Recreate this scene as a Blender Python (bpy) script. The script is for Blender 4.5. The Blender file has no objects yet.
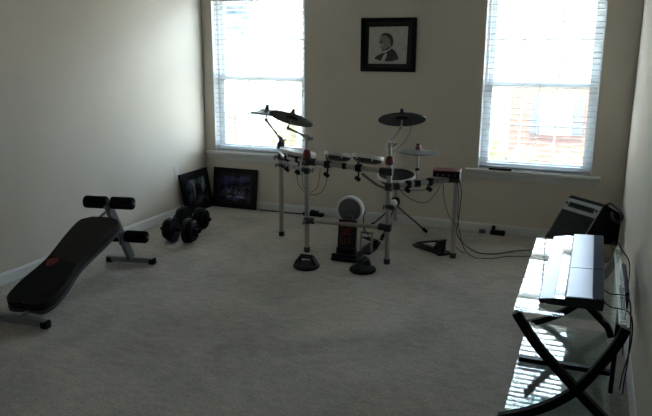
import bpy, bmesh, math, random
from mathutils import Vector, Matrix, Euler
random.seed(7)
S = bpy.context.scene
COL = S.collection
PI = math.pi

# ------------------------------------------------------------------ camera, sky, sun, exposure
cam = bpy.data.cameras.new('camera')
cam.sensor_width = 36; cam.lens = 668.19 / 652 * 36; cam.clip_start = 0.05; cam.clip_end = 300
camo = bpy.data.objects.new('camera', cam); COL.objects.link(camo)
def cam_axes(pitch, yaw, roll):
    w = Vector((-math.sin(yaw)*math.cos(pitch), math.cos(yaw)*math.cos(pitch), -math.sin(pitch)))
    r0 = Vector((math.cos(yaw), math.sin(yaw), 0)); u0 = r0.cross(w)
    return r0*math.cos(roll)+u0*math.sin(roll), u0*math.cos(roll)-r0*math.sin(roll), w
r_, u_, w_ = cam_axes(0.23361, 0.37738, 0.00523)
camo.matrix_world = Matrix(((r_.x, u_.x, -w_.x, 3.512), (r_.y, u_.y, -w_.y, -5.648), (r_.z, u_.z, -w_.z, 1.52), (0, 0, 0, 1)))
S.camera = camo

world = bpy.data.worlds.new('sky'); S.world = world; world.use_nodes = True
wn = world.node_tree.nodes; wl = world.node_tree.links; wn.clear()
wo = wn.new('ShaderNodeOutputWorld'); bg = wn.new('ShaderNodeBackground')
tc = wn.new('ShaderNodeTexCoord')
# hazy bright sky: a wide glow added in front of the windows to light the room, a dimmer sky behind the house
dt = wn.new('ShaderNodeVectorMath'); dt.operation = 'DOT_PRODUCT'; dt.inputs[1].default_value = Vector((0.30, 0.80, 0.52)).normalized()
cl = wn.new('ShaderNodeMath'); cl.operation = 'MAXIMUM'; cl.inputs[1].default_value = 0.0
pw = wn.new('ShaderNodeMath'); pw.operation = 'POWER'; pw.inputs[1].default_value = 5.0
ml = wn.new('ShaderNodeMath'); ml.operation = 'MULTIPLY_ADD'; ml.inputs[1].default_value = 7.5; ml.inputs[2].default_value = 2.0
bg.inputs['Color'].default_value = (0.68, 0.84, 1.0, 1)
wl.new(tc.outputs['Generated'], dt.inputs[0]); wl.new(dt.outputs['Value'], cl.inputs[0]); wl.new(cl.outputs[0], pw.inputs[0]); wl.new(pw.outputs[0], ml.inputs[0])
wl.new(ml.outputs[0], bg.inputs['Strength']); wl.new(bg.outputs[0], wo.inputs[0])

sun = bpy.data.lights.new('sun', 'SUN'); sun.energy = 11.0; sun.angle = 0.01; sun.color = (1, 0.86, 0.68)
suno = bpy.data.objects.new('sun', sun); COL.objects.link(suno)
suno.rotation_euler = Vector((0.15, 0.20, -0.95)).to_track_quat('-Z', 'Y').to_euler()
suno.location = (0, -10, 12)

WIN = [(0.103, 1.06), (2.647, 3.545)]; WZ0, WZ1 = 0.547, 2.02
for k, (a, b) in enumerate(WIN):           # sky portals: they only guide sampling of the real sky
    L = bpy.data.lights.new('sky_portal', 'AREA'); L.shape = 'RECTANGLE'; L.size = b-a; L.size_y = WZ1-WZ0
    L.cycles.is_portal = True
    o = bpy.data.objects.new('sky_portal', L); COL.objects.link(o)
    o.location = ((a+b)/2, 0.17, (WZ0+WZ1)/2); o.rotation_euler = (-PI/2, 0, 0)

S.view_settings.view_transform = 'Standard'; S.view_settings.look = 'None'
S.view_settings.gamma = 1; S.view_settings.use_curve_mapping = False
S.view_settings.exposure = 2.52

# ------------------------------------------------------------------ materials
def mat(name, col, rough=0.6, metal=0.0, spec=0.5, coat=0.0, noise=None, bump=None, sheen=0.0):
    m = bpy.data.materials.new(name); m.use_nodes = True
    n = m.node_tree.nodes; l = m.node_tree.links; b = n['Principled BSDF']
    b.inputs['Base Color'].default_value = (*col, 1); b.inputs['Roughness'].default_value = rough
    b.inputs['Metallic'].default_value = metal; b.inputs['Specular IOR Level'].default_value = spec
    b.inputs['Coat Weight'].default_value = coat; b.inputs['Sheen Weight'].default_value = sheen
    co = n.new('ShaderNodeTexCoord')
    sc, amt = noise or (40, 0.06)
    t = n.new('ShaderNodeTexNoise'); t.inputs['Scale'].default_value = sc; t.inputs['Detail'].default_value = 4
    l.new(co.outputs['Object'], t.inputs['Vector'])
    r = n.new('ShaderNodeValToRGB')
    r.color_ramp.elements[0].position = 0.3; r.color_ramp.elements[1].position = 0.7
    r.color_ramp.elements[0].color = (*[c*(1-amt) for c in col], 1); r.color_ramp.elements[1].color = (*[min(1, c*(1+amt)) for c in col], 1)
    l.new(t.outputs['Fac'], r.inputs[0]); l.new(r.outputs[0], b.inputs['Base Color'])
    if bump:
        t2 = n.new('ShaderNodeTexNoise'); t2.inputs['Scale'].default_value = bump[0]; t2.inputs['Detail'].default_value = 6
        l.new(co.outputs['Object'], t2.inputs['Vector'])
        bp = n.new('ShaderNodeBump'); bp.inputs['Strength'].default_value = bump[1]; bp.inputs['Distance'].default_value = bump[2] if len(bump) > 2 else 0.01
        l.new(t2.outputs['Fac'], bp.inputs['Height']); l.new(bp.outputs[0], b.inputs['Normal'])
    return m
def glass_mat(name, tint, ior=1.5):
    m = bpy.data.materials.new(name); m.use_nodes = True
    n = m.node_tree.nodes; l = m.node_tree.links; n.clear()
    out = n.new('ShaderNodeOutputMaterial'); mx = n.new('ShaderNodeMixShader'); fr = n.new('ShaderNodeFresnel')
    tr = n.new('ShaderNodeBsdfTransparent'); gl = n.new('ShaderNodeBsdfGlossy')
    tr.inputs[0].default_value = (*tint, 1); gl.inputs['Roughness'].default_value = 0.0; 
    ge = n.new('ShaderNodeNewGeometry'); mr = n.new('ShaderNodeMapRange'); mr.inputs['To Min'].default_value = ior; mr.inputs['To Max'].default_value = 1/ior   # same reflectance on both faces of a thin sheet
    l.new(ge.outputs['Backfacing'], mr.inputs['Value']); l.new(mr.outputs[0], fr.inputs['IOR'])
    l.new(fr.outputs[0], mx.inputs[0]); l.new(tr.outputs[0], mx.inputs[1]); l.new(gl.outputs[0], mx.inputs[2]); l.new(mx.outputs[0], out.inputs[0])
    return m
M = {}
M['wall'] = mat('wall_paint', (0.70, 0.635, 0.54), 0.7, spec=0.25, noise=(3, 0.02), bump=(180, 0.05, 0.002))
M['ceil'] = mat('ceiling_paint', (0.84, 0.81, 0.76), 0.8, noise=(3, 0.02))
M['trim'] = mat('trim_paint', (0.72, 0.72, 0.70), 0.4, noise=(6, 0.02))
M['blind'] = mat('blind_vinyl', (0.46, 0.48, 0.50), 0.45, noise=(6, 0.02))
M['cord'] = mat('blind_cord', (0.6, 0.6, 0.58), 0.8)
M['sash'] = mat('sash_vinyl', (0.78, 0.80, 0.80), 0.4, noise=(6, 0.02))
M['pane'] = glass_mat('window_glass', (0.95, 0.97, 0.97))
M['fglass'] = glass_mat('picture_glass', (0.97, 0.97, 0.97), 1.2)
M['tglass'] = glass_mat('table_glass', (0.86, 0.92, 0.91), 1.34)
M['chrome'] = mat('brushed_chrome', (0.50, 0.49, 0.48), 0.32, metal=1.0, noise=(60, 0.05))
M['alu'] = mat('grey_aluminium', (0.42, 0.40, 0.37), 0.45, metal=0.6, noise=(60, 0.06))
M['steel'] = mat('dark_steel', (0.16, 0.16, 0.16), 0.4, metal=0.7)
M['grey_paint'] = mat('grey_powder_coat', (0.22, 0.23, 0.24), 0.45, metal=0.3)
M['plastic'] = mat('black_plastic', (0.010, 0.010, 0.011), 0.5, spec=0.22)
M['plastic_matte'] = mat('black_matte_plastic', (0.018, 0.018, 0.018), 0.75, spec=0.3)
M['gloss_black'] = mat('gloss_black', (0.012, 0.012, 0.014), 0.12)
M['clamp_grey'] = mat('grey_moulded_clamp', (0.05, 0.05, 0.048), 0.6, spec=0.3)
M['rubber'] = mat('black_rubber', (0.008, 0.008, 0.008), 0.85, spec=0.2, bump=(120, 0.2, 0.004))
M['foam'] = mat('black_foam', (0.005, 0.005, 0.006), 0.95, spec=0.12, bump=(300, 0.3, 0.004))
M['iron'] = mat('black_iron_plate', (0.007, 0.007, 0.008), 0.6, spec=0.18, bump=(90, 0.25, 0.003))
M['cymbal'] = mat('black_cymbal_rubber', (0.020, 0.019, 0.019), 0.5, noise=(30, 0.15))
M['rim'] = mat('white_hoop', (0.78, 0.77, 0.74), 0.4)
M['mesh_head'] = mat('grey_mesh_head', (0.14, 0.14, 0.155), 0.8)
M['pad_shell'] = mat('pad_shell', (0.07, 0.048, 0.042), 0.55)
M['black_head'] = mat('black_pad_head', (0.012, 0.012, 0.013), 0.7)
M['red'] = mat('red_plastic', (0.13, 0.012, 0.012), 0.45)
M['red_print'] = mat('red_print', (0.16, 0.014, 0.012), 0.7, noise=(50, 0.3))
M['cable'] = mat('cable_jacket', (0.012, 0.012, 0.012), 0.6)
M['cable_grey'] = mat('grey_cable_jacket', (0.09, 0.08, 0.07), 0.7)
M['white_plastic'] = mat('white_plastic', (0.75, 0.75, 0.72), 0.4)
M['frame_black'] = mat('black_frame_wood', (0.005, 0.0045, 0.0045), 0.5, spec=0.2)
M['mat_board'] = mat('dark_mat_board', (0.016, 0.015, 0.016), 0.8)
M['paper'] = mat('grey_print_paper', (0.46, 0.45, 0.41), 0.9, noise=(35, 0.10))
M['ink_mid'] = mat('print_midtone', (0.24, 0.235, 0.215), 0.9, noise=(80, 0.25))
M['ink_light'] = mat('print_light', (0.50, 0.49, 0.45), 0.9, noise=(80, 0.15))
M['ink_dark'] = mat('print_dark', (0.055, 0.052, 0.05), 0.9, noise=(80, 0.3))
M['wood_black'] = mat('black_lacquer', (0.005, 0.005, 0.006), 0.45, spec=0.12)
M['amp_cloth'] = mat('amp_grille_cloth', (0.022, 0.022, 0.022), 0.9, bump=(400, 0.5, 0.004))
M['amp_panel'] = mat('silver_panel', (0.24, 0.24, 0.23), 0.5, metal=0.5)
M['tolex'] = mat('black_tolex', (0.005, 0.005, 0.005), 0.8, spec=0.15, bump=(250, 0.4, 0.003))
M['vinyl'] = mat('bench_vinyl', (0.017, 0.0142, 0.0115), 0.65, spec=0.2, bump=(200, 0.15, 0.003))
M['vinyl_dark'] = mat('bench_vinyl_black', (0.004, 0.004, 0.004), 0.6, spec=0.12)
M['piping'] = mat('bench_edge', (0.04, 0.04, 0.045), 0.6)
M['key_white'] = mat('key_white', (0.75, 0.76, 0.78), 0.25)
M['kbd'] = mat('keyboard_body', (0.010, 0.010, 0.013), 0.40, spec=0.4)
M['kbd_gloss'] = mat('keyboard_gloss', (0.012, 0.012, 0.014), 0.04, spec=0.8)
M['kbd_satin'] = mat('satin_silver_panel', (0.105, 0.118, 0.15), 0.34, metal=0.85, noise=(40, 0.03))
M['grille'] = mat('speaker_mesh', (0.025, 0.03, 0.055), 0.8, spec=0.15, bump=(500, 0.6, 0.004))
M['screen'] = mat('screen_glass', (0.02, 0.02, 0.025), 0.1)
M['brick'] = None

def carpet():
    m = bpy.data.materials.new('beige_carpet'); m.use_nodes = True
    n = m.node_tree.nodes; l = m.node_tree.links; b = n['Principled BSDF']
    b.inputs['Roughness'].default_value = 1.0; b.inputs['Specular IOR Level'].default_value = 0.05; b.inputs['Sheen Weight'].default_value = 0.15
    co = n.new('ShaderNodeTexCoord')
    a = n.new('ShaderNodeTexNoise'); a.inputs['Scale'].default_value = 1.7; a.inputs['Detail'].default_value = 3; a.inputs['Distortion'].default_value = 0.8
    c = n.new('ShaderNodeTexNoise'); c.inputs['Scale'].default_value = 55; c.inputs['Detail'].default_value = 8; c.inputs['Roughness'].default_value = 0.75
    mp = n.new('ShaderNodeMapping'); mp.inputs['Scale'].default_value = (1, 2.2, 1); mp.inputs['Rotation'].default_value = (0, 0, 0.5)
    l.new(co.outputs['Object'], a.inputs['Vector']); l.new(co.outputs['Object'], mp.inputs[0]); l.new(mp.outputs[0], c.inputs['Vector'])
    r1 = n.new('ShaderNodeValToRGB'); r1.color_ramp.elements[0].position = 0.38; r1.color_ramp.elements[1].position = 0.62
    r1.color_ramp.elements[0].color = (0.385, 0.35, 0.30, 1); r1.color_ramp.elements[1].color = (0.60, 0.55, 0.475, 1)
    r2 = n.new('ShaderNodeValToRGB'); r2.color_ramp.elements[0].position = 0.3; r2.color_ramp.elements[1].position = 0.7
    r2.color_ramp.elements[0].color = (0.52, 0.52, 0.52, 1); r2.color_ramp.elements[1].color = (1.15, 1.15, 1.15, 1)
    mx = n.new('ShaderNodeMix'); mx.data_type = 'RGBA'; mx.blend_type = 'MULTIPLY'; mx.inputs[0].default_value = 1
    g = n.new('ShaderNodeTexNoise'); g.inputs['Scale'].default_value = 11; g.inputs['Detail'].default_value = 5; g.inputs['Roughness'].default_value = 0.7; l.new(mp.outputs[0], g.inputs['Vector'])
    av = n.new('ShaderNodeMath'); av.operation = 'ADD'; hv = n.new('ShaderNodeMath'); hv.operation = 'MULTIPLY'; hv.inputs[1].default_value = 0.5
    l.new(a.outputs['Fac'], av.inputs[0]); l.new(g.outputs['Fac'], av.inputs[1]); l.new(av.outputs[0], hv.inputs[0])
    l.new(hv.outputs[0], r1.inputs[0]); l.new(c.outputs['Fac'], r2.inputs[0]); l.new(r1.outputs[0], mx.inputs[6]); l.new(r2.outputs[0], mx.inputs[7])
    l.new(mx.outputs[2], b.inputs['Base Color'])
    bp = n.new('ShaderNodeBump'); bp.inputs['Strength'].default_value = 0.7; bp.inputs['Distance'].default_value = 0.012
    l.new(c.outputs['Fac'], bp.inputs['Height']); l.new(bp.outputs[0], b.inputs['Normal'])
    return m
M['carpet'] = carpet()
def brick():
    m = bpy.data.materials.new('red_brick'); m.use_nodes = True
    n = m.node_tree.nodes; l = m.node_tree.links; b = n['Principled BSDF']; b.inputs['Roughness'].default_value = 0.9
    co = n.new('ShaderNodeTexCoord'); t = n.new('ShaderNodeTexBrick'); mp = n.new('ShaderNodeMapping'); mp.inputs['Rotation'].default_value = (PI/2, 0, 0)
    t.inputs['Color1'].default_value = (0.115, 0.068, 0.058, 1); t.inputs['Color2'].default_value = (0.10, 0.060, 0.052, 1); t.inputs['Mortar'].default_value = (0.14, 0.11, 0.10, 1)
    t.inputs['Scale'].default_value = 4
    l.new(co.outputs['Object'], mp.inputs[0]); l.new(mp.outputs[0], t.inputs['Vector']); l.new(t.outputs[0], b.inputs['Base Color'])
    return m
M['brick'] = brick()
M['siding'] = mat('pale_siding', (0.36, 0.36, 0.35), 0.8)
M['roof'] = mat('grey_shingles', (0.2, 0.2, 0.205), 0.9, noise=(8, 0.12))
M['shutter'] = mat('blue_grey_shutter', (0.055, 0.07, 0.10), 0.7)
M['house_trim'] = mat('house_trim', (0.30, 0.32, 0.32), 0.6)
M['house_glass'] = mat('house_glass', (0.11, 0.14, 0.15), 0.2)
M['lawn'] = mat('dry_lawn', (0.52, 0.49, 0.40), 0.95, noise=(0.8, 0.2))
M['bush'] = mat('shrub_leaves', (0.085, 0.088, 0.048), 0.9, noise=(6, 0.35))
M['sky_patch_tree'] = mat('sky_patch_blue', (0.08, 0.11, 0.125), 0.9, noise=(5, 0.3))  # blue of a sky patch put into the crown colour
M['trunk'] = mat('bark', (0.2, 0.15, 0.11), 0.9)
M['car_red'] = mat('red_car_paint', (0.16, 0.035, 0.035), 0.3, coat=0.5)
M['tyre'] = mat('tyre', (0.03, 0.03, 0.03), 0.9)
M['car_glass'] = mat('car_glass', (0.1, 0.12, 0.13), 0.1)

def night_art(name, stripes):
    m = bpy.data.materials.new(name); m.use_nodes = True
    n = m.node_tree.nodes; l = m.node_tree.links; b = n['Principled BSDF']; b.inputs['Roughness'].default_value = 0.5; b.inputs['Specular IOR Level'].default_value = 0.1
    co = n.new('ShaderNodeTexCoord'); sp = n.new('ShaderNodeSeparateXYZ'); l.new(co.outputs['Generated'], sp.inputs[0])
    big = n.new('ShaderNodeTexNoise'); big.inputs['Scale'].default_value = 3.0; l.new(co.outputs['Generated'], big.inputs['Vector'])
    r = n.new('ShaderNodeValToRGB'); r.color_ramp.elements[0].position = 0.42; r.color_ramp.elements[1].position = 0.72
    r.color_ramp.elements[0].color = (0.006, 0.006, 0.012, 1); r.color_ramp.elements[1].color = (0.13, 0.13, 0.30, 1) if stripes else (0.15, 0.18, 0.26, 1)
    l.new(big.outputs['Fac'], r.inputs[0])
    last = r.outputs[0]
    if stripes:       # rows of small pale lights across the lower half of the print
        vo = n.new('ShaderNodeTexVoronoi'); vo.inputs['Scale'].default_value = 1.0; vo.feature = 'F1'
        mp = n.new('ShaderNodeMapping'); mp.inputs['Scale'].default_value = (26, 26, 17); l.new(co.outputs['Generated'], mp.inputs[0]); l.new(mp.outputs[0], vo.inputs['Vector'])
        d = n.new('ShaderNodeValToRGB'); d.color_ramp.elements[0].position = 0.30; d.color_ramp.elements[0].color = (1.0, 0.95, 1.0, 1); d.color_ramp.elements[1].position = 0.5; d.color_ramp.elements[1].color = (0, 0, 0, 1)
        l.new(vo.outputs['Distance'], d.inputs[0])
        zr = n.new('ShaderNodeValToRGB'); e = zr.color_ramp.elements; e[0].position = 0.10; e[0].color = (0, 0, 0, 1); e[1].position = 0.14; e[1].color = (1, 1, 1, 1)
        for p, c in ((0.20, 1.0), (0.22, 0.25), (0.36, 0.55), (0.52, 0.35), (0.60, 0.0)):
            q = e.new(p); q.color = (c, c, c, 1)
        l.new(sp.outputs['Z'], zr.inputs[0])
        xr = n.new('ShaderNodeValToRGB'); e = xr.color_ramp.elements; e[0].position = 0.18; e[0].color = (0, 0, 0, 1); e[1].position = 0.28; e[1].color = (1, 1, 1, 1); q = e.new(0.85); q.color = (.8, .8, .8, 1); q = e.new(0.92); q.color = (0, 0, 0, 1)
        l.new(sp.outputs['X'], xr.inputs[0])
        a = n.new('ShaderNodeMix'); a.data_type = 'RGBA'; a.blend_type = 'MULTIPLY'; a.inputs[0].default_value = 1; l.new(d.outputs[0], a.inputs[6]); l.new(zr.outputs[0], a.inputs[7])
        a2 = n.new('ShaderNodeMix'); a2.data_type = 'RGBA'; a2.blend_type = 'MULTIPLY'; a2.inputs[0].default_value = 1; l.new(a.outputs[2], a2.inputs[6]); l.new(xr.outputs[0], a2.inputs[7])
        s = n.new('ShaderNodeMix'); s.data_type = 'RGBA'; s.blend_type = 'ADD'; s.inputs[0].default_value = 1; l.new(last, s.inputs[6]); l.new(a2.outputs[2], s.inputs[7]); last = s.outputs[2]
    l.new(last, b.inputs['Base Color'])
    return m
M['art_rows'] = night_art('night_print_with_lights', True)
M['art_blue'] = night_art('night_print_blue', False)
M['art_spot'] = mat('night_print_grey_shape', (0.32, 0.37, 0.40), 0.15, noise=(30, 0.35))

# ------------------------------------------------------------------ geometry helpers
def T(x, y, z): return Matrix.Translation((x, y, z))
def align(a, b):
    """matrix mapping local Z axis 0..1 onto a->b direction (no scale), origin at a"""
    a = Vector(a); b = Vector(b); return T(*a) @ (b-a).to_track_quat('Z', 'Y').to_matrix().to_4x4()
def box(bm, size, c, rot=None, bevel=0.0, seg=2):
    m = T(*c) @ (rot.to_4x4() if rot else Matrix()) @ Matrix.Diagonal((*size, 1))
    g = bmesh.ops.create_cube(bm, size=1, matrix=m)
    if bevel:
        es = list({e for v in g['verts'] for e in v.link_edges})
        bmesh.ops.bevel(bm, geom=es, offset=bevel, segments=seg, profile=0.5, affect='EDGES')
def bx(bm, x0, x1, y0, y1, z0, z1, bevel=0.0):
    box(bm, (x1-x0, y1-y0, z1-z0), ((x0+x1)/2, (y0+y1)/2, (z0+z1)/2), None, bevel)
def lathe(bm, prof, seg=24, m=Matrix()):
    rings = []
    for r, z in prof:
        if r < 1e-6: rings.append([bm.verts.new(m @ Vector((0, 0, z)))])
        else: rings.append([bm.verts.new(m @ Vector((r*math.cos(2*PI*k/seg), r*math.sin(2*PI*k/seg), z))) for k in range(seg)])
    for A, B in zip(rings, rings[1:]):
        for k in range(seg):
            k2 = (k+1) % seg
            f = ([A[0]] if len(A) == 1 else [A[k], A[k2]]) + ([B[0]] if len(B) == 1 else [B[k2], B[k]])
            if len(f) > 2: bm.faces.new(f)
def cyl(bm, a, b, r, seg=16, bev=0.0):
    h = (Vector(b)-Vector(a)).length
    p = [(0, 0), (r, 0), (r, h), (0, h)] if not bev else [(0, 0), (r-bev, 0), (r-bev*.3, bev*.3), (r, bev), (r, h-bev), (r-bev*.3, h-bev*.3), (r-bev, h), (0, h)]
    lathe(bm, p, seg, align(a, b))
def spline(pts, n=8):
    P = [Vector(p) for p in pts]; out = []
    for i in range(len(P)-1):
        p0, p1, p2, p3 = P[max(0, i-1)], P[i], P[i+1], P[min(len(P)-1, i+2)]
        for k in range(n):
            t = k/n
            out.append(0.5*((2*p1)+(p2-p0)*t+(2*p0-5*p1+4*p2-p3)*t*t+(3*p1-p0-3*p2+p3)*t**3))
    out.append(P[-1]); return out
def tube(bm, pts, r, seg=8, n=0):
    P = spline(pts, n) if n else [Vector(p) for p in pts]
    rings = []; prev = None
    for i, p in enumerate(P):
        t = (P[min(i+1, len(P)-1)]-P[max(i-1, 0)]).normalized()
        if prev is None: x = t.orthogonal().normalized()
        else: x = (prev - t*prev.dot(t)).normalized()
        prev = x; y = t.cross(x)
        rr = r(i/(len(P)-1)) if callable(r) else r
        rings.append([bm.verts.new(p+(x*math.cos(2*PI*k/seg)+y*math.sin(2*PI*k/seg))*rr) for k in range(seg)])
    for A, B in zip(rings, rings[1:]):
        for k in range(seg): bm.faces.new((A[k], A[(k+1) % seg], B[(k+1) % seg], B[k]))
    bm.faces.new(rings[0][::-1]); bm.faces.new(rings[-1])
def ribbon(bm, pts, w, t, axis, n=0):
    """flat bar: rectangular section, w along `axis`, t across"""
    P = spline(pts, n) if n else [Vector(p) for p in pts]; ax = Vector(axis).normalized(); rings = []
    for i, p in enumerate(P):
        d = (P[min(i+1, len(P)-1)]-P[max(i-1, 0)]).normalized(); s = d.cross(ax).normalized()
        rings.append([bm.verts.new(p+ax*a*w/2+s*b*t/2) for a, b in ((-1, -1), (1, -1), (1, 1), (-1, 1))])
    for A, B in zip(rings, rings[1:]):
        for k in range(4): bm.faces.new((A[k], A[(k+1) % 4], B[(k+1) % 4], B[k]))
    bm.faces.new(rings[0][::-1]); bm.faces.new(rings[-1])
def prism(bm, poly, h, m=Matrix(), bevel=0.0):
    """extrude 2d poly (x,y) along z by h"""
    a = [bm.verts.new(m @ Vector((x, y, 0))) for x, y in poly]; b = [bm.verts.new(m @ Vector((x, y, h))) for x, y in poly]
    fs = [bm.faces.new(a[::-1]), bm.faces.new(b)]; n = len(poly)
    for k in range(n): fs.append(bm.faces.new((a[k], a[(k+1) % n], b[(k+1) % n], b[k])))
    if bevel:
        es = list({e for f in fs[:2] for e in f.edges})
        bmesh.ops.bevel(bm, geom=es, offset=bevel, segments=2, profile=0.5, affect='EDGES')
def ball(bm, c, s, sub=2):
    bmesh.ops.create_icosphere(bm, subdivisions=sub, radius=1, matrix=T(*c) @ Matrix.Diagonal((*s, 1)))
def torus(bm, R, r, m=Matrix(), seg=32, s2=8):
    rings = []
    for i in range(seg):
        a = 2*PI*i/seg
        rings.append([bm.verts.new(m @ Vector(((R+r*math.cos(2*PI*k/s2))*math.cos(a), (R+r*math.cos(2*PI*k/s2))*math.sin(a), r*math.sin(2*PI*k/s2)))) for k in range(s2)])
    for i in range(seg):
        A, B = rings[i], rings[(i+1) % seg]
        for k in range(s2): bm.faces.new((A[k], B[k], B[(k+1) % s2], A[(k+1) % s2]))

ORG = {}
def BM(): return bmesh.new()
def obj(name, bm, m, parent=None, org=None):
    """one mesh object; geometry given in the frame of the thing's builder (world unless stated)"""
    me = bpy.data.meshes.new(name)
    bmesh.ops.recalc_face_normals(bm, faces=bm.faces)
    o_ = Vector(org) if org is not None else (ORG.get(parent.name, Vector()) if parent else Vector())
    bm.transform(Matrix.Translation(-o_)); bm.to_mesh(me); bm.free()
    me.materials.append(M[m] if isinstance(m, str) else m)
    me.shade_smooth(); me.set_sharp_from_angle(angle=math.radians(38))
    o = bpy.data.objects.new(name, me); COL.objects.link(o)
    wm = o.modifiers.new('weighted_normal', 'WEIGHTED_NORMAL'); wm.keep_sharp = True; wm.weight = 90
    if parent:
        o.parent = parent
        ORG[o.name] = o_
    else:
        o.location = o_; ORG[o.name] = o_
    return o
def tag(o, label, cat, group=None):
    o['label'] = label; o['category'] = cat
    if group: o['group'] = group
    return o
def thing(name, label, cat, org=(0, 0, 0), group=None):
    o = bpy.data.objects.new(name, None); COL.objects.link(o); o.empty_display_size = 0.1
    o.location = org; ORG[o.name] = Vector(org)
    return tag(o, label, cat, group)
def struct(name, bm, m, parent=None):
    o = obj(name, bm, m, parent)
    if not parent: o['kind'] = 'structure'
    return o
def dup(root, loc, rot, label, group=None):
    r = root.copy(); COL.objects.link(r); r.location = loc; r.rotation_euler = rot; r['label'] = label
    if group: r['group'] = group
    for ch in root.children:
        c = ch.copy(); COL.objects.link(c); c.parent = r
        for g in ch.children:
            d = g.copy(); COL.objects.link(d); d.parent = c
    return r

# ------------------------------------------------------------------ the room
W, YB, HC = 3.789, -7.6, 2.62
b = BM(); bx(b, -0.15, W+0.15, YB-0.15, 0.16, -0.12, 0.0); struct('floor', b, 'carpet')
b = BM(); bx(b, -0.15, W+0.15, YB-0.15, 0.16, HC, HC+0.15); struct('ceiling', b, 'ceil')
b = BM(); bx(b, -0.15, 0, YB, 0.0, 0, HC); struct('wall_left', b, 'wall')
b = BM(); bx(b, W, W+0.15, YB, 0.0, 0, HC); struct('wall_right', b, 'wall')
b = BM(); bx(b, -0.15, W+0.15, YB-0.15, YB, 0, HC); struct('wall_front', b, 'wall')
b = BM()
xs = [-0.15, WIN[0][0], WIN[0][1], WIN[1][0], WIN[1][1], W+0.15]
bx(b, xs[0], xs[-1], 0, 0.15, 0, WZ0-0.03); bx(b, xs[0], xs[-1], 0, 0.15, WZ1, HC)
for k in (0, 2, 4): bx(b, xs[k], xs[k+1], 0, 0.15, WZ0-0.03, WZ1)
struct('wall_back', b, 'wall')
def baseboard(name, pts):
    b = BM(); prof = [(0, 0), (0.014, 0), (0.014, 0.055), (0.009, 0.068), (0.005, 0.077), (0, 0.077)]
    (x0, y0), (x1, y1) = pts; d = Vector((x1-x0, y1-y0, 0)); L = d.length; d.normalize(); n = Vector((-d.y, d.x, 0))
    m = Matrix(((n.x, 0, d.x, x0), (n.y, 0, d.y, y0), (0, 1, 0, 0), (0, 0, 0, 1)))
    prism(b, prof, L, m); struct(name, b, 'trim')
baseboard('baseboard_left', ((0, 0), (0, YB)))
baseboard('baseboard_back', ((W, 0), (0, 0)))
baseboard('baseboard_right', ((W, YB), (W, 0)))
baseboard('baseboard_front', ((0, YB), (W, YB)))

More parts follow.
